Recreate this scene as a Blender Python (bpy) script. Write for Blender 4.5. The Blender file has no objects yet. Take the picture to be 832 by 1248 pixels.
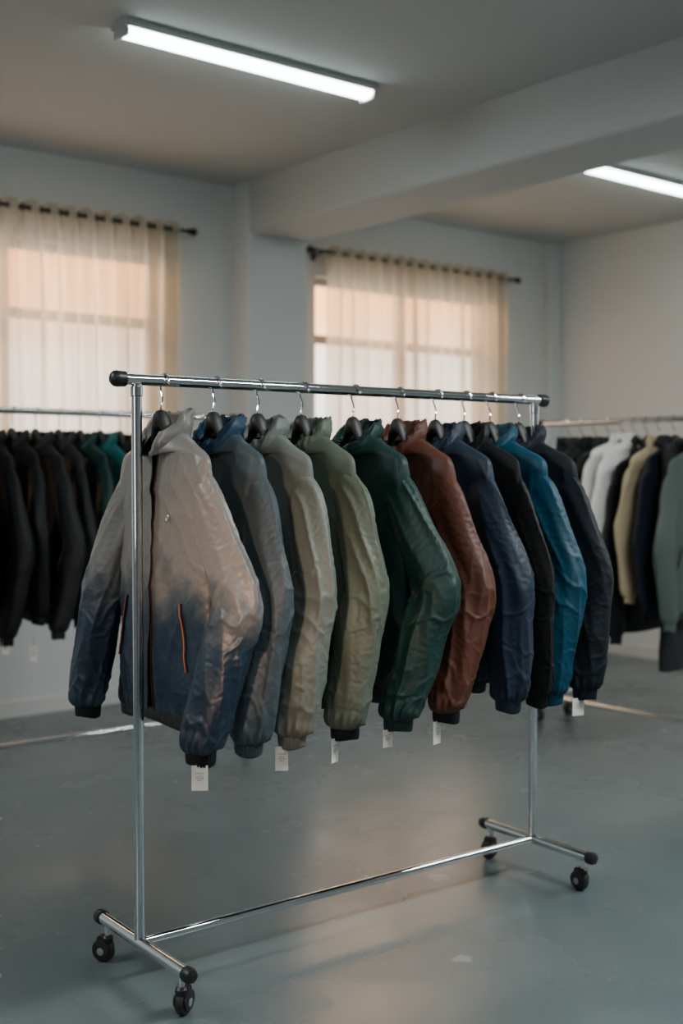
import bpy, math, random, time
import numpy as np
from mathutils import Vector, Matrix, noise
C = bpy.context.scene.collection
PI = math.pi
R = math.radians

# ------------------------------------------------------------------ helpers
class MB:
    def __init__(s): s.v = []; s.f = []
    def add(s, v, f):
        n = len(s.v)
        s.v += [tuple(map(float, p)) for p in v]
        s.f += [tuple(int(i) + n for i in q) for q in f]
        return s
    def box(s, x0, x1, y0, y1, z0, z1):
        v = [(x0,y0,z0),(x1,y0,z0),(x1,y1,z0),(x0,y1,z0),(x0,y0,z1),(x1,y0,z1),(x1,y1,z1),(x0,y1,z1)]
        return s.add(v, [(0,3,2,1),(4,5,6,7),(0,1,5,4),(1,2,6,5),(2,3,7,6),(3,0,4,7)])
    def tube(s, pts, r, seg=12, cap=True):
        pts = [Vector(p) for p in pts]; n = len(pts)
        rs = r if isinstance(r, (list, tuple)) else [r]*n
        vs = []; prev = None
        for i, p in enumerate(pts):
            t = (pts[min(i+1, n-1)] - pts[max(i-1, 0)]).normalized()
            if prev is None:
                a = Vector((0,0,1)) if abs(t.z) < .9 else Vector((1,0,0))
                a = (a - t*a.dot(t)).normalized()
            else:
                a = (prev - t*prev.dot(t)).normalized()
            prev = a; b = t.cross(a)
            for k in range(seg):
                th = 2*PI*k/seg
                vs.append(p + (a*math.cos(th) + b*math.sin(th))*rs[i])
        fs = []
        for i in range(n-1):
            for k in range(seg):
                k2 = (k+1) % seg
                fs.append((i*seg+k, i*seg+k2, (i+1)*seg+k2, (i+1)*seg+k))
        if cap:
            fs.append(tuple(reversed(range(seg)))); fs.append(tuple((n-1)*seg+k for k in range(seg)))
        return s.add(vs, fs)
    def lathe(s, prof, c, axis, seg=24):
        ax = Vector(axis).normalized(); c = Vector(c)
        a = Vector((0,0,1)) if abs(ax.z) < .9 else Vector((1,0,0))
        a = (a - ax*a.dot(ax)).normalized(); b = ax.cross(a)
        vs = []; n = len(prof)
        for r, h in prof:
            for k in range(seg):
                th = 2*PI*k/seg
                vs.append(c + ax*h + (a*math.cos(th)+b*math.sin(th))*max(r, 1e-4))
        fs = []
        for i in range(n-1):
            for k in range(seg):
                k2 = (k+1) % seg
                fs.append((i*seg+k, i*seg+k2, (i+1)*seg+k2, (i+1)*seg+k))
        fs.append(tuple(reversed(range(seg)))); fs.append(tuple((n-1)*seg+k for k in range(seg)))
        return s.add(vs, fs)
    def build(s, name, mat, parent=None, bevel=0, angle=35):
        me = bpy.data.meshes.new(name)
        me.from_pydata(s.v, [], s.f); me.update()
        me.shade_smooth(); me.set_sharp_from_angle(angle=R(angle))
        me.materials.append(mat)
        o = bpy.data.objects.new(name, me); C.objects.link(o)
        if parent: o.parent = parent
        if bevel:
            m = o.modifiers.new('bevel', 'BEVEL'); m.width = bevel; m.segments = 2; m.limit_method = 'ANGLE'
        return o

def thing(name, label, cat, loc=(0,0,0), rz=0, group=None):
    o = bpy.data.objects.new(name, None); C.objects.link(o)
    o.empty_display_size = .05
    o.location = loc; o.rotation_euler = (0, 0, rz)
    o['label'] = label; o['category'] = cat
    if group: o['group'] = group
    return o
def struct(o, label, cat):
    o['kind'] = 'structure'; o['label'] = label; o['category'] = cat
    return o
def copy_tree(o, parent=None):
    c = o.copy(); C.objects.link(c); c.parent = parent
    for ch in list(o.children): copy_tree(ch, c)
    return c

# ------------------------------------------------------------------ materials
def newmat(name):
    m = bpy.data.materials.new(name); m.use_nodes = True
    nt = m.node_tree; b = nt.nodes['Principled BSDF']
    return m, nt, b
def simple(name, col, rough=.5, metal=0, noise_amt=0.0, scale=20):
    m, nt, b = newmat(name)
    b.inputs['Base Color'].default_value = (*col, 1); b.inputs['Roughness'].default_value = rough
    b.inputs['Metallic'].default_value = metal
    tc = nt.nodes.new('ShaderNodeTexCoord'); n = nt.nodes.new('ShaderNodeTexNoise')
    n.inputs['Scale'].default_value = scale; n.inputs['Detail'].default_value = 4
    nt.links.new(tc.outputs['Object'], n.inputs['Vector'])
    mr = nt.nodes.new('ShaderNodeMapRange')
    mr.inputs['To Min'].default_value = max(0, rough-.06); mr.inputs['To Max'].default_value = rough+.08
    nt.links.new(n.outputs['Fac'], mr.inputs['Value']); nt.links.new(mr.outputs['Result'], b.inputs['Roughness'])
    if noise_amt:
        mx = nt.nodes.new('ShaderNodeMix'); mx.data_type = 'RGBA'
        mx.inputs[6].default_value = (*[c*(1-noise_amt) for c in col], 1)
        mx.inputs[7].default_value = (*[min(1, c*(1+noise_amt)) for c in col], 1)
        nt.links.new(n.outputs['Fac'], mx.inputs[0]); nt.links.new(mx.outputs[2], b.inputs['Base Color'])
    return m
def emis(name, col, st):
    m, nt, b = newmat(name)
    b.inputs['Base Color'].default_value = (.8,.8,.8,1)
    b.inputs['Emission Color'].default_value = (*col, 1); b.inputs['Emission Strength'].default_value = st
    return m

def fabric(name, col, rough=.50, ramp=None, spec=.30, bump=.12, lining=(.012,.013,.015)):
    m, nt, b = newmat(name); N = nt.nodes.new; L = nt.links.new
    tc = N('ShaderNodeTexCoord')
    n1 = N('ShaderNodeTexNoise'); n1.inputs['Scale'].default_value = 5; n1.inputs['Detail'].default_value = 5
    L(tc.outputs['Object'], n1.inputs['Vector'])
    if ramp is None:
        mx = N('ShaderNodeMix'); mx.data_type = 'RGBA'
        mx.inputs[6].default_value = (*[c*.88 for c in col], 1); mx.inputs[7].default_value = (*[min(1, c*1.12) for c in col], 1)
        L(n1.outputs['Fac'], mx.inputs[0]); colout = mx.outputs[2]
    else:
        n1.inputs['Scale'].default_value = 5.5; n1.inputs['Detail'].default_value = 7; n1.inputs['Roughness'].default_value = .58; n1.inputs['Distortion'].default_value = .3
        sp = N('ShaderNodeSeparateXYZ'); L(tc.outputs['Object'], sp.inputs[0])
        ma = N('ShaderNodeMath'); ma.operation = 'MULTIPLY_ADD'
        ma.inputs[1].default_value = .46; L(n1.outputs['Fac'], ma.inputs[0]); L(sp.outputs['Z'], ma.inputs[2])
        mr = N('ShaderNodeMapRange'); mr.inputs['From Min'].default_value = -.95+.23; mr.inputs['From Max'].default_value = -.05+.23
        L(ma.outputs[0], mr.inputs['Value'])
        cr = N('ShaderNodeValToRGB'); L(mr.outputs['Result'], cr.inputs[0])
        els = cr.color_ramp.elements
        els[0].position = ramp[0][0]; els[0].color = (*ramp[0][1], 1)
        els[1].position = ramp[-1][0]; els[1].color = (*ramp[-1][1], 1)
        for p, c in ramp[1:-1]:
            e = els.new(p); e.color = (*c, 1)
        colout = cr.outputs[0]
    ge = N('ShaderNodeNewGeometry')
    mb = N('ShaderNodeMix'); mb.data_type = 'RGBA'
    L(ge.outputs['Backfacing'], mb.inputs[0]); L(colout, mb.inputs[6]); mb.inputs[7].default_value = (*lining, 1)
    L(mb.outputs[2], b.inputs['Base Color'])
    b.inputs['Roughness'].default_value = rough
    b.inputs['Specular IOR Level'].default_value = spec
    mp = N('ShaderNodeMapping'); mp.inputs['Scale'].default_value = (1, 1, .6); mp.inputs['Rotation'].default_value = (.55, .3, 0)
    L(tc.outputs['Object'], mp.inputs[0])
    n2 = N('ShaderNodeTexNoise'); n2.noise_type = 'RIDGED_MULTIFRACTAL'
    n2.inputs['Scale'].default_value = 9; n2.inputs['Detail'].default_value = 2.5; n2.inputs['Distortion'].default_value = .7
    L(mp.outputs[0], n2.inputs['Vector'])
    b1 = N('ShaderNodeBump'); b1.inputs['Strength'].default_value = bump; b1.inputs['Distance'].default_value = .006
    L(n2.outputs['Fac'], b1.inputs['Height'])
    n3 = N('ShaderNodeTexNoise'); n3.inputs['Scale'].default_value = 34; n3.inputs['Detail'].default_value = 3; n3.inputs['Distortion'].default_value = .8
    L(mp.outputs[0], n3.inputs['Vector'])
    b2 = N('ShaderNodeBump'); b2.inputs['Strength'].default_value = .22; b2.inputs['Distance'].default_value = .004
    L(n3.outputs['Fac'], b2.inputs['Height']); L(b1.outputs[0], b2.inputs['Normal'])
    L(b2.outputs[0], b.inputs['Normal'])
    return m

M = {}
M['chrome'] = simple('chrome', (.76,.78,.80), .06, 1.0)
M['black_plastic'] = simple('black_plastic', (.012,.012,.013), .4)
M['hanger'] = simple('hanger_black', (.014,.012,.011), .5)
M['rubber'] = simple('rubber', (.015,.015,.016), .5)
M['hub'] = simple('wheel_hub', (.25,.26,.27), .4, .3)
M['wall'] = simple('wall_paint', (.62,.637,.635), .8, 0, .03, 1.5)
M['wall_darkened'] = simple('wall_paint_fill_cut', (.17,.175,.18), .8, 0, .03, 1.5)  # unseen walls darkened to cut fill and deepen the chrome
M['ceil'] = simple('ceiling_paint', (.455,.485,.492), .85, 0, .03, 1.2)
M['base'] = simple('baseboard_paint', (.62,.62,.60), .5)
M['frame'] = simple('window_frame_paint', (.40,.37,.34), .5)
M['rod'] = simple('rod_black', (.02,.018,.017), .4, .4)
M['ring'] = simple('ring_brass', (.30,.25,.18), .4, .6)
M['ring_dark'] = simple('ring_bronze', (.075,.06,.048), .4, .6)
M['housing'] = simple('fixture_housing', (.55,.56,.55), .4)
M['tube'] = emis('tube_light', (.84, 1.0, .97), 17.0)
M['card'] = simple('tag_card', (.80,.76,.70), .6)
M['ink'] = simple('tag_ink', (.3,.3,.3), .6)
M['string'] = simple('tag_string', (.1,.1,.1), .7)
M['orange_zip'] = simple('orange_zip', (.34,.095,.027), .5)
M['brown_zip'] = simple('brown_zip', (.030,.017,.013), .4, .2)
M['dark_zip'] = simple('dark_zip', (.015,.015,.017), .4, .3)
M['logo'] = simple('logo_metal', (.55,.57,.6), .3, .7)
M['white_mark'] = simple('white_mark', (.75,.75,.75), .6)

def floor_mat():
    m, nt, b = newmat('polished_concrete'); N = nt.nodes.new; L = nt.links.new
    ge = N('ShaderNodeNewGeometry')
    n1 = N('ShaderNodeTexNoise'); n1.inputs['Scale'].default_value = 1.4; n1.inputs['Detail'].default_value = 5; n1.inputs['Roughness'].default_value = .5
    L(ge.outputs['Position'], n1.inputs['Vector'])
    cr = N('ShaderNodeValToRGB'); L(n1.outputs['Fac'], cr.inputs[0])
    e = cr.color_ramp.elements
    e[0].position = .28; e[0].color = (.086,.111,.115,1); e[1].position = .72; e[1].color = (.116,.144,.148,1)
    col = cr.outputs[0]
    n3 = N('ShaderNodeTexNoise'); n3.inputs['Scale'].default_value = 30
    L(ge.outputs['Position'], n3.inputs['Vector'])
    for (x, y, rad) in ((2.83, 2.955, .04), (2.40, 2.415, .03)):
        vd = N('ShaderNodeVectorMath'); vd.operation = 'DISTANCE'; vd.inputs[1].default_value = (x, y, 0)
        L(ge.outputs['Position'], vd.inputs[0])
        ad = N('ShaderNodeMath'); ad.operation = 'MULTIPLY_ADD'; ad.inputs[1].default_value = .06
        L(n3.outputs['Fac'], ad.inputs[0]); L(vd.outputs['Value'], ad.inputs[2])
        mr = N('ShaderNodeMapRange'); mr.inputs['From Min'].default_value = rad+.03; mr.inputs['From Max'].default_value = rad+.022
        L(ad.outputs[0], mr.inputs['Value'])
        ml = N('ShaderNodeMath'); ml.operation = 'MULTIPLY'; ml.inputs[1].default_value = .3
        L(mr.outputs['Result'], ml.inputs[0])
        mx = N('ShaderNodeMix'); mx.data_type = 'RGBA'; mx.inputs[7].default_value = (.4,.42,.42,1)
        L(ml.outputs[0], mx.inputs[0]); L(col, mx.inputs[6]); col = mx.outputs[2]
    L(col, b.inputs['Base Color'])
    n2 = N('ShaderNodeTexNoise'); n2.inputs['Scale'].default_value = 2.2; n2.inputs['Detail'].default_value = 3; n2.inputs['Roughness'].default_value = .5
    L(ge.outputs['Position'], n2.inputs['Vector'])
    mr = N('ShaderNodeMapRange'); mr.inputs['From Min'].default_value = .3; mr.inputs['From Max'].default_value = .7; mr.inputs['To Min'].default_value = .16; mr.inputs['To Max'].default_value = .32
    L(n2.outputs['Fac'], mr.inputs['Value']); L(mr.outputs['Result'], b.inputs['Roughness'])
    b.inputs['Specular IOR Level'].default_value = .42
    return m
M['floor'] = floor_mat()

def sheer():
    m, nt, b = newmat('sheer_curtain'); N = nt.nodes.new; L = nt.links.new
    out = nt.nodes['Material Output']; nt.nodes.remove(b)
    df = N('ShaderNodeBsdfDiffuse'); tl = N('ShaderNodeBsdfTranslucent'); tr = N('ShaderNodeBsdfTransparent')
    df.inputs[0].default_value = (.62,.56,.47,1); tl.inputs[0].default_value = (.88,.77,.62,1)
    tr.inputs[0].default_value = (1,.95,.88,1)
    m1 = N('ShaderNodeMixShader'); m1.inputs[0].default_value = .68
    L(df.outputs[0], m1.inputs[1]); L(tl.outputs[0], m1.inputs[2])
    lw = N('ShaderNodeLayerWeight'); lw.inputs[0].default_value = .5
    mr = N('ShaderNodeMapRange'); mr.inputs['From Max'].default_value = .6; mr.inputs['To Min'].default_value = .56; mr.inputs['To Max'].default_value = .985
    L(lw.outputs['Facing'], mr.inputs['Value'])
    m2 = N('ShaderNodeMixShader'); L(mr.outputs['Result'], m2.inputs[0]); L(tr.outputs[0], m2.inputs[1]); L(m1.outputs[0], m2.inputs[2])
    L(m2.outputs[0], out.inputs[0])
    return m
M['sheer'] = sheer()
def glass():
    m, nt, b = newmat('window_glass'); N = nt.nodes.new; L = nt.links.new
    out = nt.nodes['Material Output']; nt.nodes.remove(b)
    tr = N('ShaderNodeBsdfTransparent'); gl = N('ShaderNodeBsdfGlossy'); gl.inputs['Roughness'].default_value = .1
    mx = N('ShaderNodeMixShader'); mx.inputs[0].default_value = .05
    L(tr.outputs[0], mx.inputs[1]); L(gl.outputs[0], mx.inputs[2]); L(mx.outputs[0], out.inputs[0])
    return m
M['glass'] = glass()

# ------------------------------------------------------------------ room
X0, X1, Y0, Y1, H = -2.5, 7.43, -2.0, 6.46, 3.24
struct(MB().box(X0-.2, X1+.2, Y0-.2, Y1+.2, -.1, 0).build('floor', M['floor']), 'grey blue polished concrete floor with faint scuffs', 'floor')
struct(MB().box(X0-.2, X1+.2, Y0-.2, Y1+.2, H, H+.1).build('ceiling', M['ceil']), 'plain off-white plaster ceiling', 'ceiling')
W1 = (1.8, 3.80, 1.0, 2.74); W2 = (5.0, 6.72, 1.0, 2.74)
bw = MB(); ya, yb = Y1, Y1+.2
bw.box(X0-.2, W1[0], ya, yb, 0, H); bw.box(W1[1], W2[0], ya, yb, 0, H); bw.box(W2[1], X1+.2, ya, yb, 0, H)
for w in (W1, W2):
    bw.box(w[0], w[1], ya, yb, 0, w[2]); bw.box(w[0], w[1], ya, yb, w[3], H)
struct(bw.build('wall_back', M['wall']), 'pale grey back wall with two window openings', 'wall')
struct(MB().box(X1, X1+.2, Y0, Y1, 0, H).build('wall_right', M['wall']), 'pale grey plain wall on the right', 'wall')
WL = (1.0, 2.6, .9, 2.5)  # opening for the added reflection window
wl = MB().box(X0-.2, X0, Y0, WL[0], 0, H).box(X0-.2, X0, WL[1], Y1, 0, H).box(X0-.2, X0, WL[0], WL[1], 0, WL[2]).box(X0-.2, X0, WL[0], WL[1], WL[3], H)
struct(wl.build('wall_left', M['wall_darkened']), 'grey left wall, darkened to cut fill, with one added window opening', 'wall')
struct(MB().box(X0-.2, X1+.2, Y0-.2, Y0, 0, H).build('wall_front', M['wall_darkened']), 'grey plain wall behind the camera, darkened to cut fill', 'wall')
struct(MB().box(4.32, 4.78, Y1-.2, Y1+.05, 0, H+.05).build('trim_1', M['wall'], bevel=.015), 'pale grey column between the two windows', 'column')
struct(MB().box(4.32, 4.78, Y0, Y1-.2, H-.33, H+.05).build('trim_2', M['ceil'], bevel=.022), 'boxed ceiling beam crossing the room from the column', 'beam')
struct(MB().box(X1-.12, X1+.05, Y1-.08, Y1+.05, 0, H+.05).build('trim_3', M['wall'], bevel=.012), 'slim pale corner column at the far right corner', 'column')
struct(MB().box(X0, 4.32, Y1-.012, Y1, 0, .09).box(4.78, X1-.12, Y1-.012, Y1, 0, .09).build('baseboard_back', M['base']), 'low pale baseboard along the back wall', 'baseboard')
struct(MB().box(X1-.012, X1, Y0, Y1-.08, 0, .09).build('baseboard_right', M['base']), 'low pale baseboard along the right wall', 'baseboard')

def window(n, w, label, loc=None, rz=0):
    e = thing('window_%d' % n, label, 'window', loc or ((w[0]+w[1])/2, Y1+.1, w[2]), rz); e['kind'] = 'structure'
    hw = (w[1]-w[0])/2; h = w[3]-w[2]
    f = MB(); t = .05; mz = h*.76
    f.box(-hw, -hw+t, -.03, .03, 0, h).box(hw-t, hw, -.03, .03, 0, h).box(-hw+t, hw-t, -.03, .03, 0, t).box(-hw+t, hw-t, -.03, .03, h-t, h)
    f.box(-.035, .035, -.03, .03, t, h-t)
    for a, b in ((-hw+t, -.035), (.035, hw-t)): f.box(a, b, -.025, .025, mz-.03, mz+.03)
    f.build('window_frame', M['frame'], e)
    MB().box(-hw+t, hw-t, -.002, .002, t, h-t).build('pane', M['glass'], e)
    MB().box(-hw, hw, -.16, -.031, -.03, .0).build('sill', M['base'], e)
window(1, W1, 'left window behind sheer curtains glowing with orange light')
window(2, W2, 'right window behind one sheer curtain glowing with orange light')
window(3, WL, 'bare window in the left wall outside the photo', (X0-.1, (WL[0]+WL[1])/2, WL[2]), PI/2)  # added out of view so the chrome posts catch a bright streak

# curtains ---------------------------------------------------------
RZ, RY = 2.89, Y1-.10
def rod(xa, xb, label):
    e = thing('curtain_rod', label, 'curtain rod', (0, RY, RZ), 0, 'black curtain rods')
    MB().tube([(xa, 0, 0), (xb, 0, 0)], .011, 12).build('pole', M['rod'], e)
    for x, d in ((xa, -1), (xb, 1)):
        MB().lathe([(.011,0),(.018,.004),(.018,.012),(.012,.016),(.022,.028),(.026,.042),(.020,.056),(.004,.063)], (x, 0, 0), (d,0,0), 16).build('finial', M['rod'], e)
        bx = x - d*.06
        MB().tube([(bx, 0, -.014), (bx, .03, -.018), (bx, .1, -.018)], .007, 8).box(bx-.016, bx+.016, .092, .1, -.05, .025).build('bracket', M['rod'], e)
rod(1.55, 3.93, 'black curtain rod above the left window')
rod(4.92, 6.87, 'black curtain rod above the right window')

def curtain(xa, xb, seed, label, ring):
    e = thing('curtain', label, 'curtain', (0, RY, RZ), 0)
    L = xb-xa; pitch = .115; npl = max(2, round(L/pitch)); pitch = L/npl
    nx, nz = npl*16+1, 60
    vs = []; fs = []
    for j in range(nz):
        tz = j/(nz-1); z = .045 - tz*(RZ-.86+.045)
        for i in range(nx):
            tx = i/(nx-1); x = xa + L*tx
            ph = 2*PI*tx*npl
            k = noise.noise((x*2.2+seed, tz*1.0, seed)); k2 = noise.noise((x*5+seed, tz*.6, seed+7))
            amp = .040*(1-.05*min(1, tz*3)) + (.024*k+.028*k2)*min(1, tz*4)
            y = amp*math.sin(ph + (2.0*k+.8*k2)*min(1, tz*5)) + .018*noise.noise((x*11, tz*1.6, seed+4))*min(1, tz*6)
            zz = z + (.008*math.cos(2*ph) if j == 0 else 0)
            vs.append((x + .012*k*tz, y, zz))
    for j in range(nz-1):
        for i in range(nx-1):
            a = j*nx+i; fs.append((a, a+nx, a+nx+1, a+1))
    MB().add(vs, fs).build('curtain_panel', M['sheer'], e, angle=180)
    for q in range(2*npl):
        x = xa + L*(q+.0)/(2*npl)
        if q == 0: x += .012
        pts = []
        sl = 1 if q % 2 == 0 else -1
        ax = Vector((1, .9*sl, 0)).normalized(); sd = Vector((-ax.y, ax.x, 0))
        for k in range(17):
            th = 2*PI*k/16
            pts.append(Vector((x, 0, 0)) + sd*.020*math.cos(th) + Vector((0,0,1))*.020*math.sin(th))
        MB().tube(pts, .0032, 6, cap=False).build('grommet', ring, e)
curtain(1.62, 2.825, 1.3, 'sheer beige curtain panel cut by the left edge of the photo', M['ring_dark'])
curtain(2.835, 3.87, 5.7, 'sheer beige curtain panel beside the column at the left window', M['ring_dark'])
curtain(5.03, 6.78, 9.1, 'sheer beige curtain covering the right window', M['ring'])

# ceiling lights ----------------------------------------------------
def clight(x0, x1, y, label):
    e = thing('ceiling_light', label, 'ceiling light', ((x0+x1)/2, y, H), 0, 'fluorescent ceiling lights')
    h = (x1-x0)/2
    hs = MB(); pr = [(-.068, 0), (.068, 0), (.068, -.020), (.058, -.028), (-.058, -.028), (-.068, -.020)]
    vs = [(-h, a, b) for a, b in pr] + [(h, a, b) for a, b in pr]
    fs = [(k, (k+1) % 6, 6+(k+1) % 6, 6+k) for k in range(6)] + [tuple(reversed(range(6))), tuple(range(6, 12))]
    hs.add(vs, fs).build('housing', M['housing'], e, angle=20)
    n = 9; pr = [(.052*math.cos(PI*k/(n-1)), -.028-.032*math.sin(PI*k/(n-1))) for k in range(n)]
    a = h-.02
    vs = [(-a, p, q) for p, q in pr] + [(a, p, q) for p, q in pr]
    fs = [(k, k+1, n+k+1, n+k) for k in range(n-1)] + [tuple(range(n)), tuple(reversed(range(n, 2*n)))]
    MB().add(vs, fs).build('diffuser', M['tube'], e)
    for s in (-1, 1):
        xa, xb = sorted((s*(a), s*h))
        MB().box(xa, xb, -.054, .054, -.064, -.028).build('end_cap', M['housing'], e, bevel=.006)
clight(2.395, 3.735, 4.40, 'long fluorescent batten light on the ceiling nearer the left window')
clight(5.56, 6.92, 4.62, 'fluorescent batten light beyond the ceiling beam cut by the right edge')

# ------------------------------------------------------------------ garment racks
def rack(label, loc, rz, L, zt, zl, ylo=-.265, yhi=.235, over=.045):
    e = thing('garment_rack', label, 'clothes rack', loc, rz, 'chrome garment racks')
    h = L/2
    for s in (-1, 1):
        MB().tube([(s*h, 0, zl), (s*h, 0, zt-.012)], .0145, 18).build('post', M['chrome'], e)
    MB().tube([(-h-over, 0, zt), (h+over*.7, 0, zt)], .0155, 18).build('top_bar', M['chrome'], e)
    for s in (-1, 1):
        xe = s*(h + (over if s < 0 else over*.7))
        MB().lathe([(.0155,-.012),(.021,-.010),(.0215,.006),(.0225,.012),(.021,.022),(.014,.030),(.003,.033)], (xe, 0, zt), (s,0,0), 20).build('end_cap', M['black_plastic'], e)
        MB().lathe([(.0150,0),(.0172,.002),(.0172,.026),(.0150,.028)], (s*h, 0, zt-.046), (0,0,1), 20).build('collar', M['chrome'], e)
    MB().tube([(-h, 0, zl), (h, 0, zl)], .0125, 16).build('lower_bar', M['chrome'], e)
    for s in (-1, 1):
        MB().tube([(s*h, ylo, zl), (s*h, yhi, zl)], .0165, 18).build('foot_bar', M['chrome'], e)
        for ye, d in ((ylo, -1), (yhi, 1)):
            MB().lathe([(.0165,-.012),(.0205,-.010),(.021,.008),(.017,.018),(.004,.022)], (s*h, ye, zl), (0,d,0), 18).build('foot_cap', M['black_plastic'], e)
            yc = ye - d*.035
            c = MB().lathe([(.009,0),(.009,.03)], (s*h, yc, zl-.045), (0,0,1), 12).build('caster', M['chrome'], e)
            ang = .5*s + (1.1 if d > 0 else -.5)
            ax = Vector((math.cos(ang), math.sin(ang), 0)); fw = Vector((-ax.y, ax.x, 0))
            wc = Vector((s*h, yc, .034)) + fw*.012
            hood = MB()
            for q in (-1, 1):
                hood.lathe([(.020,-.003),(.026,-.002),(.026,.002),(.020,.003)], wc + ax*q*.0165 + Vector((0,0,.006)), ax, 20)
            hood.tube([wc - ax*.017 + Vector((0,0,.034)), wc + ax*.017 + Vector((0,0,.034))], .012, 12)
            hood.lathe([(.017,0),(.017,.014),(.011,.02)], (s*h, yc, zl-.062), (0,0,1), 16)
            hood.build('fork', M['black_plastic'], c)
            MB().lathe([(.024,-.0125),(.031,-.011),(.034,-.006),(.034,.006),(.031,.011),(.024,.0125)], wc, ax, 24).build('wheel', M['rubber'], c)
            MB().lathe([(.008,-.021),(.011,-.020),(.011,.020),(.008,.021)], wc, ax, 14).build('axle', M['hub'], c)
    return e
ZB = 1.65
PA = Vector((1.592, 2.840)); PB = Vector((3.117, 2.789))
RA = math.atan2(PB.y-PA.y, PB.x-PA.x); RL = (PB-PA).length
mid = (PA+PB)/2
rack('chrome rolling rack in the foreground holding ten coloured jackets', (mid.x, mid.y, 0), RA, RL, ZB, .12)
rack('chrome rack behind on the left holding black jackets before the left window', (2.46, 5.16, 0), 0, 1.92, 1.682, .15, ylo=-.2, yhi=.2)
rack('chrome rack at the right edge holding white and khaki clothes', (5.12, 3.74, 0), PI/2, 1.52, 1.673, .14, ylo=-.26, yhi=.09, over=.03)

# ------------------------------------------------------------------ hanger
def make_hanger(hw=.2):
    e = thing('coat_hanger', 'hanger', 'hanger', (0,0,0))
    n = 49; vs = []; seg = 12
    for i in range(n):
        t = -1 + 2*i/(n-1); y = hw*t; a = abs(y)
        q = min(1, max(0, (a-.006)/.062)); q = q*q*(3-2*q)
        zt = -.078 - .106*q - .24*max(0, a-.068)
        q2 = min(1, a/.075)
        th = .058 - .038*q2
        dp = .023 - .015*q2
        if i in (0, n-1): th *= .4; dp *= .4; zt -= .006
        xb = -.012*(1-q2)
        for k in range(seg):
            g = 2*PI*k/seg
            vs.append((xb + dp*math.cos(g), y, zt - th/2 + th/2*math.sin(g)))
    fs = []
    for i in range(n-1):
        for k in range(seg):
            k2 = (k+1) % seg; fs.append((i*seg+k, i*seg+k2, (i+1)*seg+k2, (i+1)*seg+k))
    fs.append(tuple(range(seg))); fs.append(tuple(reversed([(n-1)*seg+k for k in range(seg)])))
    MB().add(vs, fs).build('shoulder_bar', M['hanger'], e, angle=60)
    pts = [(-.012,0,-.09), (-.010,0,-.068), (-.004,.003,-.050), (0,.013,-.036), (0,.021,-.022)]
    for k in range(0, 15):
        g = R(-30 + 220*k/14)
        pts.append((0, .0240*math.cos(g), -.0055 + .0240*math.sin(g)))
    MB().tube(pts, .0028, 8).build('hook', M['chrome'], e)
    return e

# ------------------------------------------------------------------ jackets
def spow(a, p): return np.sign(a)*np.abs(a)**p
def herm(ts, vs, t):
    ts = np.asarray(ts, float); vs = np.asarray(vs, float); t = np.asarray(t, float)
    m = np.gradient(vs, ts, axis=0)
    i = np.clip(np.searchsorted(ts, t)-1, 0, len(ts)-2)
    h = (ts[i+1]-ts[i]); s = ((t-ts[i])/h)[:, None]; h = h[:, None]
    return (2*s**3-3*s**2+1)*vs[i]+(s**3-2*s**2+s)*h*m[i]+(-2*s**3+3*s**2)*vs[i+1]+(s**3-s**2)*h*m[i+1]
def NZ(x, y, z):
    x, y, z = np.broadcast_arrays(x, y, z)
    return np.array([noise.noise((a, b, c)) for a, b, c in zip(x.ravel(), y.ravel(), z.ravel())]).reshape(x.shape)
def ridge(n, k=2.6): return np.clip(1-k*np.abs(n), 0, 1)**1.5 - .25
def sstep(a, b, x):
    t = np.clip((x-a)/(b-a), 0, 1); return t*t*(3-2*t)
def gridfaces(nv, nu, wrap=False, flip=False):
    f = []
    for j in range(nv-1):
        for i in range(nu if wrap else nu-1):
            i2 = (i+1) % nu
            q = (j*nu+i, j*nu+i2, (j+1)*nu+i2, (j+1)*nu+i)
            f.append(q[::-1] if flip else q)
    return f

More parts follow.
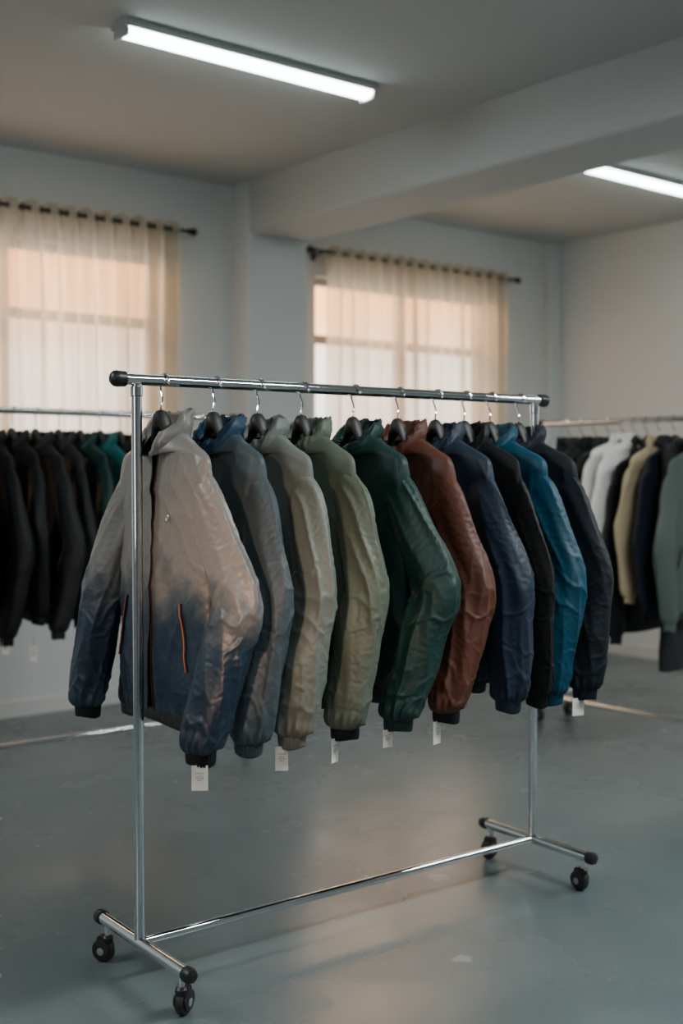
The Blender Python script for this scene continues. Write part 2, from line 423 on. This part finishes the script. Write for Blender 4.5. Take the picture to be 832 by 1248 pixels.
SIM = []       # (object, pin weights, rest shape, callback after baking)
BK = [(0,.224,.036,-.895),(.05,.242,.041,-.86),(.3,.248,.041,-.68),(.55,.250,.039,-.46),(.70,.250,.038,-.33),
      (.79,.246,.034,-.247),(.84,.233,.030,-.210),(.90,.176,.033,-.181),(.95,.125,.044,-.161),(1.0,.088,.055,-.145)]
def make_jacket(P, mats):
    s = P['seed']*13.7; ds = P.get('ds', 1); lo = P.get('lowres', False); am = P.get('amp', 1.0)
    simb = P.get('simbody', False); sims = P.get('sim', ())
    e = thing('jacket', 'jacket', 'jacket', (0,0,0))
    # ---- body
    NU, NV = (64, 50) if lo else ((132, 110) if simb else (160, 130))
    v = np.linspace(0, 1, NV); K = herm([k[0] for k in BK], [k[1:] for k in BK], v)
    u = np.linspace(0, 1, NU); a = 2*PI*u
    w, d, z = K[:, 0:1], K[:, 1:2]*ds, K[:, 2:3]
    V = v[:, None]+0*u; A = a[None, :]+0*V
    x = -d*spow(np.cos(A), .75); y = w*spow(np.sin(A), .9)
    Z = z - .055*sstep(.84, 1, V)*np.clip(np.cos(A), 0, 1) + 0*A
    nx = x/d**2; ny = y/w**2; nl = np.sqrt(nx**2+ny**2)+1e-9; nx /= nl; ny /= nl
    c = np.cos(A)*.8
    wx = y + .05*NZ(y*5, Z*5, c+s+20); wz = Z + .05*NZ(y*5, Z*5, c+s+30)
    D = .015*NZ(y*6, Z*1.6, c+s) + .007*ridge(NZ(wx*6+wz*3, wz*2.0-wx*1.5, c+s+5)) + .005*ridge(NZ(wx*9-wz*6, wz*3+wx*3, c+s+15), 3.0)
    if not simb: D += .0014*ridge(NZ(wx*17+wz*6, wz*9-wx*5, c+s+25), 3) + .0004*NZ(y*30, Z*22, c+s+9)
    else: D *= .7
    D *= (1-.7*sstep(.74, .86, V))*min(1, ds*1.05)*am
    D += (.003 if simb else .006)*np.exp(-V/.045)*np.sin(A*24+3*NZ(A*2, 0*A, 0*A+s))*ds
    x = x + nx*D; y = y + ny*D
    g = P.get('gap', (.001, .001, .001))     # hem, mid, neck
    gap = np.interp(v, [0, .1, .55, .8, 1], [g[0], g[0]*.8, g[1], (g[1]+g[2])/2, g[2]])[:, None]
    ue = np.minimum(u, 1-u)[None, :]; sg = np.where(u < .5, 1, -1)[None, :]
    y = y + sg*gap*np.exp(-(ue/.05)**2)
    G = np.stack([x, y, Z], -1)
    bo = MB().add(G.reshape(-1, 3), gridfaces(NV, NU, flip=True)).build('body', mats['body'], e, angle=180)
    # ---- hem band
    hb = []
    for j, (zz, ww, dd) in enumerate([(-.888,.225,.037),(-.896,.2245,.038),(-.915,.221,.037),(-.930,.219,.036),(-.934,.215,.032)]):
        r = 1 + .020*np.sin(a*46)
        hb.append(np.stack([-dd*ds*spow(np.cos(a), .75)*r, ww*spow(np.sin(a), .9)*(1+.005*np.sin(a*46)), zz+.004*np.sin(a*3+s)], -1))
    MB().add(np.array(hb).reshape(-1, 3), gridfaces(5, NU, flip=True)).build('hem_band', mats.get('hem', mats['body']), e, angle=180)
    # ---- collar (outer wall up, rolled edge, inner wall down)
    NC = 17; rows = []
    ch = P.get('collar', .058)
    for j in range(NC):
        t = j/(NC-1)
        if t <= .6: q = t/.6; inn = 0
        else: q = 1-(t-.6)/.4*.9; inn = .006
        slouch = .012*NZ(np.cos(a)*1.5, np.sin(a)*1.5, 0*a+s+2+q*1.4) + .007*ridge(NZ(np.cos(a)*2.6, np.sin(a)*2.6, 0*a+s+q*2.4)) + .002*NZ(np.cos(a)*6, np.sin(a)*6, 0*a+s+q*3)
        ww = .088 + .008*math.sin(q*PI) - inn - .012*q; dd = (.056 + .010*math.sin(q*PI) - inn)*min(1, ds*1.15)
        fc = np.clip(np.cos(a), 0, 1); bc = np.clip(-np.cos(a), 0, 1)
        up = -.152 + ch*q*(1-.2*fc+.22*bc)
        frontdrop = fc*.055
        rx = -dd*spow(np.cos(a), .9) + .012*q*ds - slouch*np.cos(a)
        ry = ww*spow(np.sin(a), .95)*(1+slouch*3)
        gg = g[2]*(1+.5*q)
        ry = ry + np.where(u < .5, 1, -1)*gg*np.exp(-(np.minimum(u, 1-u)/.06)**2)
        rows.append(np.stack([rx, ry, up - frontdrop + slouch*.9*q], -1))
    MB().add(np.array(rows).reshape(-1, 3), gridfaces(NC, NU, flip=True)).build('collar', mats.get('collar', mats['body']), e, angle=180)
    # ---- zipper, pockets, emblem follow the finished body surface
    def details(G):
        zp = MB()
        for col in (0, NU-1):
            pts = [tuple(G[j, col] + np.array([-.0012, 0, 0])) for j in range(0, NV, 2)]
            zp.tube(pts, .0020, 6)
        zp.build('zipper', mats['zip'], e)
        fr = G[:, np.cos(a) > .1].reshape(-1, 3)
        def onfront(yy, zz):
            q = (fr[:, 1]-yy)**2 + (fr[:, 2]-zz)**2
            k = np.argsort(q)[:5]
            return fr[k, 0].min()
        for sd in (-1, 1):
            pts = []
            for k in range(17):
                t = k/16; yy = sd*((.155 + .055*t) if sd > 0 else (.15 + .03*t)); zz = -.595 - .175*t
                pts.append((onfront(yy, zz)-.0018, yy, zz))
            xs = np.convolve(np.pad([p[0] for p in pts], 2, mode='edge'), np.ones(5)/5, 'valid')
            pts = [(min(xs[k], p[0]), p[1], p[2]) for k, p in enumerate(pts)]
            pz = MB().tube(pts, .0036, 8).build('pocket_zip', M['dark_zip'], e)
            if 'piping' in mats:
                MB().tube([(px-.0030, py-.0008, pz_) for px, py, pz_ in pts], .0018, 6).build('piping', mats['piping'], pz)
        if 'logo' in P:
            yy, zz = P['logo']; xx = onfront(yy, zz)-.003
            lg = MB()
            pts = [(xx, yy+.0075*math.cos(2*PI*k/16), zz+.0075*math.sin(2*PI*k/16)) for k in range(17)]
            lg.tube(pts, .0016, 6, cap=False); lg.lathe([(.003,-.001),(.003,.001)], (xx, yy, zz), (1,0,0), 10)
            lg.build('logo', M['logo'], e)
        if 'patch' in P:
            yy, zz = P['patch']; xx = onfront(yy, zz)-.004
            MB().box(xx-.001, xx+.001, yy-.02, yy+.02, zz-.008, zz+.008).build('label_patch', M['white_mark'], e)
    if simb:
        pw = np.where(V > .86, 1.0, np.where(V < .03, 1.0, .36))
        pw = np.where((ue < .012) & (V > .02), np.maximum(pw, .75), pw)
        k_ = 1 + .022*sstep(0, .06, V)*(1-sstep(.70, .86, V))
        Rs = np.stack([x, y*k_, Z], -1)
        SIM.append((bo, pw.ravel(), Rs.reshape(-1, 3), lambda co: details(co.reshape(NV, NU, 3))))
    else: details(G)
    # ---- sleeves
    for sd in (-1, 1):
        if sd < 0: ex, ey, cx, cy = P['near']
        else: ex, ey, cx, cy = P.get('far', P['near'])
        fat = P.get('fat', 1.0); sim = sd in sims
        SK = [(0,    0,       .180, -.284, .026, .066),
              (.10,  0,       .220, -.332, .034, .068),
              (.27,  ex*.48,  .220+(ey-.220)*.48, -.450, .043, .073),
              (.47,  ex,      ey,   -.592, .051, .078),
              (.62,  ex*.71+cx*.29, ey*.71+cy*.29, -.695, .053, .075),
              (.80,  ex*.37+cx*.63, ey*.37+cy*.63, -.818, .052, .070),
              (.91,  ex*.12+cx*.88, cy,   -.892, .050, .065),
              (.965, cx,      cy,   -.928, .045, .055),
              (1.0,  cx,      cy,   -.946, .032, .037)]
        nt_, nth = (44, 32) if lo else ((116, 84) if sim else (90, 60))
        t = np.linspace(0, 1, nt_)
        K = herm([k[0] for k in SK], [k[1:] for k in SK], t)
        cen = K[:, :3].copy(); cen[:, 1] *= sd
        T = np.gradient(cen, axis=0); T /= np.linalg.norm(T, axis=1)[:, None]
        Ax = np.array([1., 0, 0])[None, :] - T*T[:, 0:1]; Ax /= np.linalg.norm(Ax, axis=1)[:, None]
        B = np.cross(Ax, T); B *= np.sign(B[:, 1:2]*sd + B[:, 2:3]*.3 + 1e-9)
        th = np.linspace(0, 2*PI, nth, endpoint=False)
        TT = t[:, None] + 0*th; TH = th[None, :] + 0*TT
        cc, ss = np.cos(TH), np.sin(TH)
        so = s + 31*sd
        tw = TH + 1.6*(TT-.4)
        c2, s2 = np.cos(tw), np.sin(tw)
        Tw = TT + .05*NZ(cc*1.2, ss*1.2, TT*5+so+50)
        D = .009*NZ(cc*.8, ss*.8, TT*3+so)
        D += .009*ridge(NZ(c2*1.3+so, s2*1.3, Tw*1.8), 2.2)                  # long drag folds
        D += .005*np.exp(-((TT-.50)/.13)**2)*ridge(NZ(cc*.7, ss*.7+so, (Tw+.05*np.sin(TH+so))*10), 2.6)   # elbow creases
        D += .004*sstep(.66, .88, TT)*ridge(NZ(c2*1.1+so, s2*1.1, (Tw+.04*np.sin(TH*2+so))*11), 2.6)      # slump above cuff
        D += .0014*NZ(c2*3.2, s2*3.2+so, Tw*5)
        if not sim: D += .0022*np.exp(-((TH-.25)/.25)**2)*np.sin(TT*95+5*NZ(0*TT, 0*TT+so, TT*9))*sstep(.15, .3, TT)
        D += .0040*np.exp(-((TT-.965)/.035)**2)*np.sin(TH*15+4*NZ(cc, ss, TT*4+so))
        D *= sstep(0, .12, TT)*(1-sstep(.975, 1, TT)*.8)*am
        D = D*np.where(np.abs(cc) > .5, min(1, ds*1.05), 1)
        def shape(k):
            ra = (K[:, 3:4]*ds*fat + D*ds)*k; rb = (K[:, 4:5]*fat + D)*k
            return cen[:, None, :] + Ax[:, None, :]*(ra*spow(cc, 1.12))[..., None] + B[:, None, :]*(rb*spow(ss, .95))[..., None]
        Pn = shape(1.0)
        mb = MB(); f = gridfaces(nt_, nth, wrap=True)
        j, i = nt_//2, 0
        p0, p1, p2 = Pn[j, i], Pn[j, i+1], Pn[j+1, i]
        nrm = np.cross(p1-p0, p2-p0)
        if np.dot(nrm, p0-cen[j]) < 0: f = [q[::-1] for q in f]
        mb.add(Pn.reshape(-1, 3), f)
        so_ = mb.build('sleeve', mats['body'], e, angle=180)
        if sim:
            pw = np.where((TT < .06) | (TT > .985), 1.0, .34)
            kk = 1 + .034*sstep(.06, .2, TT) + .050*sstep(.75, .95, TT)
            SIM.append((so_, pw.ravel(), shape(kk).reshape(-1, 3), None))
        rows = []
        for zz, r in ((-.932,.036),(-.940,.0395),(-.952,.0395),(-.966,.0385),(-.972,.037),(-.974,.034),(-.962,.033)):
            rr = r*(1+.035*np.sin(th*26))
            rows.append(np.stack([cx + rr*np.cos(th)*ds*.92, sd*cy + rr*1.05*np.sin(th), zz+.003*np.sin(th*2+so)], -1))
        f = gridfaces(7, nth, wrap=True)
        MB().add(np.array(rows).reshape(-1, 3), [q[::-1] for q in f]).build('cuff', mats.get('cuff', mats['body']), so_, angle=180)
    return e

def run_cloth(frames=21, budget=90):
    t0 = time.time(); sc = bpy.context.scene
    for o, pw, rs, cb in SIM:
        vg = o.vertex_groups.new(name='pin')
        for wv in sorted(set(np.round(pw, 3))):
            vg.add([int(k) for k in np.nonzero(np.abs(pw-wv) < 1e-3)[0]], float(wv), 'REPLACE')
        o.shape_key_add(name='Basis')
        kb = o.shape_key_add(name='rest'); kb.data.foreach_set('co', np.ascontiguousarray(rs, dtype=np.float32).ravel()); kb.value = 0
        m = o.modifiers.new('cloth', 'CLOTH'); st = m.settings
        st.quality = 5; st.mass = .12; st.air_damping = 2.0
        st.tension_stiffness = 15; st.compression_stiffness = 15; st.shear_stiffness = 6
        st.bending_model = 'ANGULAR'; st.bending_stiffness = .45
        st.tension_damping = 5; st.compression_damping = 5; st.shear_damping = 5; st.bending_damping = .5
        st.rest_shape_key = kb
        st.shrink_min = -.017
        st.vertex_group_mass = 'pin'; st.pin_stiffness = .5
        st.effector_weights.gravity = .7
        m.collision_settings.use_collision = False; m.collision_settings.use_self_collision = False
        m.point_cache.frame_start = 1; m.point_cache.frame_end = frames+2
    last = 1
    for f in range(1, frames+1):
        sc.frame_set(f); last = f
        if time.time()-t0 > budget: break
    dg = bpy.context.evaluated_depsgraph_get()
    out = []
    for o, pw, rs, cb in SIM:
        ev = o.evaluated_get(dg)
        co = np.empty(len(ev.data.vertices)*3); ev.data.vertices.foreach_get('co', co)
        out.append(co)
    mv = []
    for (o, pw, rs, cb), co in zip(SIM, out):
        o.modifiers.clear(); o.vertex_groups.clear(); o.shape_key_clear()
        old = np.empty_like(co); o.data.vertices.foreach_get('co', old)
        dlt = np.linalg.norm((co-old).reshape(-1, 3), axis=1); mv.append((dlt.mean(), dlt.max()))
        if not np.isfinite(co).all() or dlt.max() > .12: co = old
        o.data.vertices.foreach_set('co', co); o.data.update()
        sb = o.modifiers.new('subsurf', 'SUBSURF'); sb.levels = 1; sb.render_levels = 1
        if cb: cb(co)
    sc.frame_set(1)
    print('CLOTH frames', last, 'time', round(time.time()-t0, 1), 'move', [(round(a, 4), round(b, 4)) for a, b in mv])

FB = {}
def fb(k, col, **kw): FB[k] = fabric('nylon_'+k, col, **kw); return FB[k]
dye = [(0,(.015,.031,.053)),(.10,(.005,.016,.032)),(.26,(.0065,.019,.036)),(.34,(.014,.028,.046)),(.41,(.060,.070,.079)),(.48,(.150,.146,.137)),(1,(.165,.159,.147))]
fb('dip_dyed', (.3,.3,.3), rough=.40, ramp=dye, spec=.42, bump=.16)
fb('slate', (.040,.059,.070)); fb('deep_blue', (.008,.034,.068))
ash = [(0,(.15,.142,.116)),(.2,(.106,.127,.112)),(.55,(.104,.126,.114)),(1,(.130,.149,.138))]  # low end of the ramp paints in warm light on the lower part
fb('ash', (.26,.25,.2), ramp=ash); fb('sage', (.078,.099,.075))
fb('forest', (.0055,.029,.025)); fb('rust', (.080,.028,.017)); fb('navy', (.013,.023,.041))
dk = dict(rough=.56, spec=.22)
fb('black', (.0075,.0085,.0095), **dk); fb('teal', (.003,.042,.074)); fb('ink_black', (.008,.0115,.0165), **dk)
fb('off_white', (.74,.73,.70)); fb('khaki', (.40,.32,.20)); fb('grey_green', (.05,.068,.062)); fb('bright_blue', (.02,.07,.25))
fb('dark_teal', (.004,.095,.10)); fb('charcoal', (.0135,.0145,.016), **dk); fb('midnight', (.0105,.013,.022), **dk); fb('olive_dark', (.022,.028,.024))
MB_ = dict(zip=M['dark_zip'])

def on_bar(s, x=0): return PA + (PB-PA)*s
JK = [ # s along bar, colour, ds, near(ex,ey,cx,cy), extra, label
 (.055,'dip_dyed',1.0,(.012,.355,-.085,.340),dict(gap=(.014,.002,.024),logo=(-.10,-.37),far=(-.02,.352,-.06,.375),collar=.064,simbody=True,sim=(-1,1)),dict(zip=M['brown_zip'],piping=M['orange_zip'],cuff=FB['black']),
  'shiny jacket dip dyed from silver beige to blue at the front of the rack'),
 (.163,'slate',.95,(-.03,.320,-.10,.325),{},dict(collar=FB['deep_blue']),'slate grey jacket with a deep blue collar'),
 (.260,'ash',.95,(-.035,.31,-.115,.32),{},{},'pale ash grey jacket with warm light painted on its lower part'),
 (.361,'sage',1.0,(-.025,.315,-.10,.325),{},dict(cuff=FB['black']),'sage olive green jacket with dark cuffs'),
 (.487,'forest',1.1,(0.02,.355,-.10,.33),dict(logo=(-.02,-.31)),{},'dark forest green jacket with a small round emblem'),
 (.603,'rust',1.0,(.005,.335,-.095,.33),{},dict(cuff=FB['black']),'rusty brown jacket with black cuffs'),
 (.707,'navy',.95,(.015,.325,-.005,.33),{},{},'navy blue jacket next to the brown one'),
 (.790,'black',.55,(-.01,.325,-.01,.33),{},{},'thin black jacket squeezed between navy and teal jackets'),
 (.866,'teal',.9,(-.005,.33,-.06,.33),{},{},'bright teal blue jacket'),
 (.955,'ink_black',.88,(.0,.33,-.045,.335),{},dict(collar=FB['midnight']),'blue black jacket at the far right end of the foreground rack'),
]
HG = make_hanger()
first = True
TAGS = {0: (.040, .062, -.65), 2: (.034, .064, -.55), 3: (.034, .066, .35), 4: (.036, .05, .05), 5: (.036, .066, .2), 9: (.042, .056, -.3)}
TL = {0: 'white swing tag under the cuff of the dip dyed jacket', 2: 'white swing tag under the cuff of the ash grey jacket', 3: 'grey swing tag under the cuff of the sage jacket',
      4: 'small swing tag under the cuff of the forest green jacket', 5: 'swing tag under the cuff of the rusty brown jacket', 9: 'white swing tag under the cuff of the blue black jacket'}
def swing_tag(label, loc, rz, w, h, drop=.006):
    e = thing('swing_tag', label, 'tag', loc, rz, 'paper swing tags')
    MB().box(-w/2, w/2, -.0006, .0006, -drop-h, -drop).build('card', M['card'], e)
    MB().tube([(0,0,.012), (.001,.001,-drop*.5), (0,0,-drop-.006)], .0009, 6).build('string', M['string'], e)
    pm = MB()
    for k, (a, b) in enumerate(((.30,.30),(.42,.22),(.5,.28),(.58,.16))):
        zz = -drop-h*a; pm.box(-w*b, w*b, -.0010, -.0007, zz-.0018, zz)
    pm.build('printed_lines', M['ink'], e)
    return e
HL = ['first hanger, holding the dip dyed jacket','hanger holding the slate grey jacket','hanger holding the ash grey jacket','hanger holding the sage jacket','hanger holding the forest green jacket',
      'hanger holding the rusty brown jacket','hanger holding the navy jacket','hanger holding the thin black jacket','hanger holding the teal jacket','hanger holding the blue black jacket at the end']
for i, (sb, ck, ds, near, ex, mx, label) in enumerate(JK):
    p = on_bar(sb)
    jit = random.Random(i+3).uniform(-.02, .02)
    P = dict(seed=i+1, ds=ds, near=near, **ex)
    if 'gap' not in P: P['gap'] = (.001, .001, .006 if i % 2 else .012)
    if 'sim' not in P: P['sim'] = (-1,)
    mats = dict(MB_, body=FB[ck]); mats.update(mx)
    j = make_jacket(P, mats)
    j.location = (p.x, p.y, ZB); j.rotation_euler = (0, 0, RA + jit)
    j['label'] = label; j['group'] = 'jackets on the foreground rack'
    hgr = HG if first else copy_tree(HG); first = False
    hgr.location = (p.x, p.y, ZB); hgr.rotation_euler = (0, 0, RA + jit)
    hgr['label'] = 'black ' + HL[i]; hgr['group'] = 'hangers on the foreground rack'
    if i in TAGS:
        w, h, yaw = TAGS[i]
        q = Matrix.Rotation(RA+jit, 4, 'Z') @ Vector((near[2]-(.020 if i == 0 else .0345)*ds, -near[3]-(.030 if i == 0 else 0), -.962))
        swing_tag(TL[i], (p.x+q.x, p.y+q.y, ZB+q.z), yaw, w, h)
run_cloth()

# background jackets --------------------------------------------------
proto = [make_jacket(dict(seed=20+k, ds=.74, near=n, lowres=True, amp=1.0, gap=(.001,.001,.006), **x), dict(MB_, body=FB['black'])) for k, (n, x) in enumerate((
    ((-.03,.32,-.06,.32), {}), ((.0,.335,-.07,.31), {}), ((-.02,.335,-.05,.325), dict(patch=(-.1,-.36))), ((-.04,.31,-.04,.315), {})))]
proto2 = [make_jacket(dict(seed=30+k, ds=.48, near=n, lowres=True, amp=1.0, gap=(.001,.001,.006)), dict(MB_, body=FB['black'])) for k, n in enumerate(((-.02,.28,-.05,.275), (-.03,.295,-.04,.27), (.0,.28,-.02,.265)))]
used = set()
def place(pr, loc, rz, sc, ck, label, group, over={}):
    o = pr if pr.name not in used else copy_tree(pr)
    used.add(o.name)
    o.location = loc; o.rotation_euler = (0, 0, rz); o.scale = sc
    o['label'] = label; o['group'] = group
    def rec(q):
        for ch in q.children:
            base = ch.name.split('.')[0]
            if base in ('body', 'sleeve', 'collar', 'cuff', 'hem_band'):
                ch.material_slots[0].link = 'OBJECT'
                ch.material_slots[0].material = FB[over.get(base, ck)]
            rec(ch)
    rec(o)
    h = copy_tree(HG); h.location = loc; h.rotation_euler = (0, 0, rz)
    h['label'] = 'hanger holding the ' + label; h['group'] = 'hangers on the ' + group.split(' on the ')[1]
    return o
LFT = [(2.03,'midnight',0,1.0,1.04,'midnight navy jacket cut by the left edge of the photo'),
       (2.145,'black',1,1.05,1.0,'black jacket hung second on the left rack'),
       (2.26,'black',3,.97,.95,'black jacket hung third on the left rack'),
       (2.375,'charcoal',1,1.04,1.04,'charcoal jacket hung fourth on the left rack'),
       (2.49,'charcoal',2,1.0,.97,'charcoal jacket with a small white chest patch on the left rack'),
       (2.60,'forest',3,.98,1.0,'dark bottle green jacket on the left rack'),
       (2.705,'dark_teal',0,1.0,1.03,'teal jacket on the left rack'),
       (2.81,'black',3,1.03,.97,'black jacket just right of the teal one on the left rack'),
       (2.915,'ink_black',1,1.0,1.0,'blue black jacket last on the left rack behind the chrome post')]
for x, ck, k, zs, ys, lb in LFT:
    place(proto[k], (x, 5.16, 1.682), random.Random(x).uniform(-.06, .06), (1, ys, zs), ck, lb, 'jackets on the left rack')
swing_tag('small white tag under a sleeve on the left rack nearest the photo edge', (2.07, 4.83, .69), -.6, .03, .06)
swing_tag('small white tag under the second dangling sleeve on the left rack', (2.20, 4.84, .68), -.6, .03, .07, .03)

RX = 5.12
def pr(y, ck, k, zs, label, over={}, ys=1.0):
    return place(proto2[k], (RX, y, 1.673), PI/2 + random.Random(y).uniform(-.05, .05), (1, ys, zs), ck, label, 'clothes on the right rack', over)
pr(4.33, 'charcoal', 0, .95, 'charcoal jacket farthest back on the right rack')
pr(4.24, 'olive_dark', 1, .95, 'dark olive jacket hung second on the right rack')
pr(4.15, 'black', 0, .95, 'black jacket hung third on the right rack')
pr(4.06, 'olive_dark', 2, .95, 'dark olive jacket beside the white jackets on the right rack')
pr(3.965, 'off_white', 0, .76, 'white jacket nearer the dark ones on the right rack')
pr(3.89, 'off_white', 1, .78, 'white jacket next to the long black coat on the right rack', ys=.99)
cb_ = pr(3.815, 'black', 1, 1.17, 'long black coat between the white and khaki jackets on the right rack')
cb_['category'] = 'coat'
pr(3.735, 'khaki', 2, .95, 'khaki jacket with a bright blue hem on the right rack', {'hem_band': 'bright_blue'}, ys=1.02)
pr(3.645, 'midnight', 1, .99, 'dark navy jacket in front of the khaki one on the right rack')
pr(3.49, 'grey_green', 1, 1.07, 'grey green jacket cut by the right edge of the photo', ys=1.04)

def trousers(y, zb, label):
    e = thing('trousers', label, 'trousers', (RX, y, 1.673), PI/2, 'clothes on the right rack')
    wb = MB(); a = np.linspace(0, 2*PI, 40, endpoint=False); rows = []
    for zz, w in ((-.13,.17),(-.135,.178),(-.165,.18),(-.17,.178)):
        rows.append(np.stack([.022*np.cos(a), w*spow(np.sin(a), .8), zz+0*a], -1))
    wb.add(np.array(rows).reshape(-1, 3), gridfaces(4, 40, wrap=True)).build('waistband', FB['black'], e, angle=180)
    for sd in (-1, 1):
        rows = []
        for q in range(40):
            t = q/39; zz = -.165 - (zb-.165)*t
            hw = .098 - .006*sstep(0, 1, t); cy = sd*(.094 + .008*t)
            dd = .026 + .006*math.sin(t*7+sd) 
            wr = .007*NZ(np.cos(a)*1.5, np.sin(a)*1.5, 0*a+t*9+sd*7+y)
            rows.append(np.stack([(dd+wr)*spow(np.cos(a), .8), cy + (hw+wr)*spow(np.sin(a), .85), zz+0*a], -1))
        MB().add(np.array(rows).reshape(-1, 3), gridfaces(40, 40, wrap=True)).build('leg', FB['black'], e, angle=180)
    h = copy_tree(HG); h.location = (RX, y, 1.673); h.rotation_euler = (0, 0, PI/2); h.scale = (1, .8, 1)
    h['label'] = 'hanger holding the ' + label; h['group'] = 'hangers on the right rack'
trousers(3.57, 1.26, 'long black trousers hanging behind the grey green jacket')

# ------------------------------------------------------------------ lights
def area(name, loc, rot, sx, sy, e, col):
    l = bpy.data.lights.new(name, 'AREA'); l.shape = 'RECTANGLE'; l.size = sx; l.size_y = sy; l.energy = e; l.color = col
    o = bpy.data.objects.new(name, l); C.objects.link(o); o.location = loc; o.rotation_euler = rot
    return o
cool = (.94, .99, .985)
area('fill_lamp_a', (.3, .2, 3.15), (0,0,0), 1.4, .3, 40, cool)  # added fill lamps under the ceiling, no fixtures modelled for them
area('fill_lamp_b', (5.9, .9, 3.15), (0,0,0), 1.4, .3, 104, cool)
area('fill_lamp_c', (-.9, 3.9, 3.15), (0,0,0), 1.4, .3, 88, cool)
area('fill_lamp_d', (3.0, .9, 3.15), (0,0,0), 1.4, .3, 112, cool)
for n, xc, hwid in (('a', 2.80, 1.95), ('b', 5.85, 1.7)):  # added warm lamps outside, make the upper curtains glow orange
    area('curtain_glow_lamp_'+n, (xc, Y1+.75, 2.80), (R(-75), 0, 0), hwid, .4, 40, (1, .54, .19))
sp = bpy.data.lights.new('evening_light', 'SPOT'); sp.energy = 380; sp.color = (1, .62, .41); sp.spot_size = R(15.5); sp.spot_blend = 1; sp.shadow_soft_size = .10
so = bpy.data.objects.new('evening_light', sp); C.objects.link(so); so.location = (-.9, .7, 1.9)
so.rotation_euler = (Vector((1.68, 2.50, 1.13)) - Vector(so.location)).to_track_quat('-Z', 'Y').to_euler()

w = bpy.data.worlds.new('World'); bpy.context.scene.world = w; w.use_nodes = True
nt = w.node_tree; bg = nt.nodes['Background']
tc = nt.nodes.new('ShaderNodeTexCoord'); sx = nt.nodes.new('ShaderNodeSeparateXYZ'); cr = nt.nodes.new('ShaderNodeValToRGB')
nt.links.new(tc.outputs['Generated'], sx.inputs[0]); nt.links.new(sx.outputs['Z'], cr.inputs[0]); nt.links.new(cr.outputs[0], bg.inputs[0])
els = cr.color_ramp.elements
els[0].position = 0; els[0].color = (.78,.80,.80,1); els[1].position = .6; els[1].color = (.54,.56,.60,1)
for p, c in ((.09, (1.0,.95,.88)), (.125, (1.45,.68,.25)), (.19, (1.6,.58,.16)), (.3, (.66,.61,.57))):
    q = els.new(p); q.color = (*c, 1)
bg.inputs[1].default_value = 3.9

# ------------------------------------------------------------------ camera
cam = bpy.data.cameras.new('Camera'); co = bpy.data.objects.new('Camera', cam); C.objects.link(co)
co.location = (0, 0, 1.40); co.rotation_euler = (R(90-1.894), 0, R(-39))
cam.sensor_fit = 'VERTICAL'; cam.sensor_height = 36; cam.lens = 1452/1248*36
cam.dof.use_dof = True; cam.dof.focus_distance = 3.25; cam.dof.aperture_fstop = 1.7
bpy.context.scene.camera = co
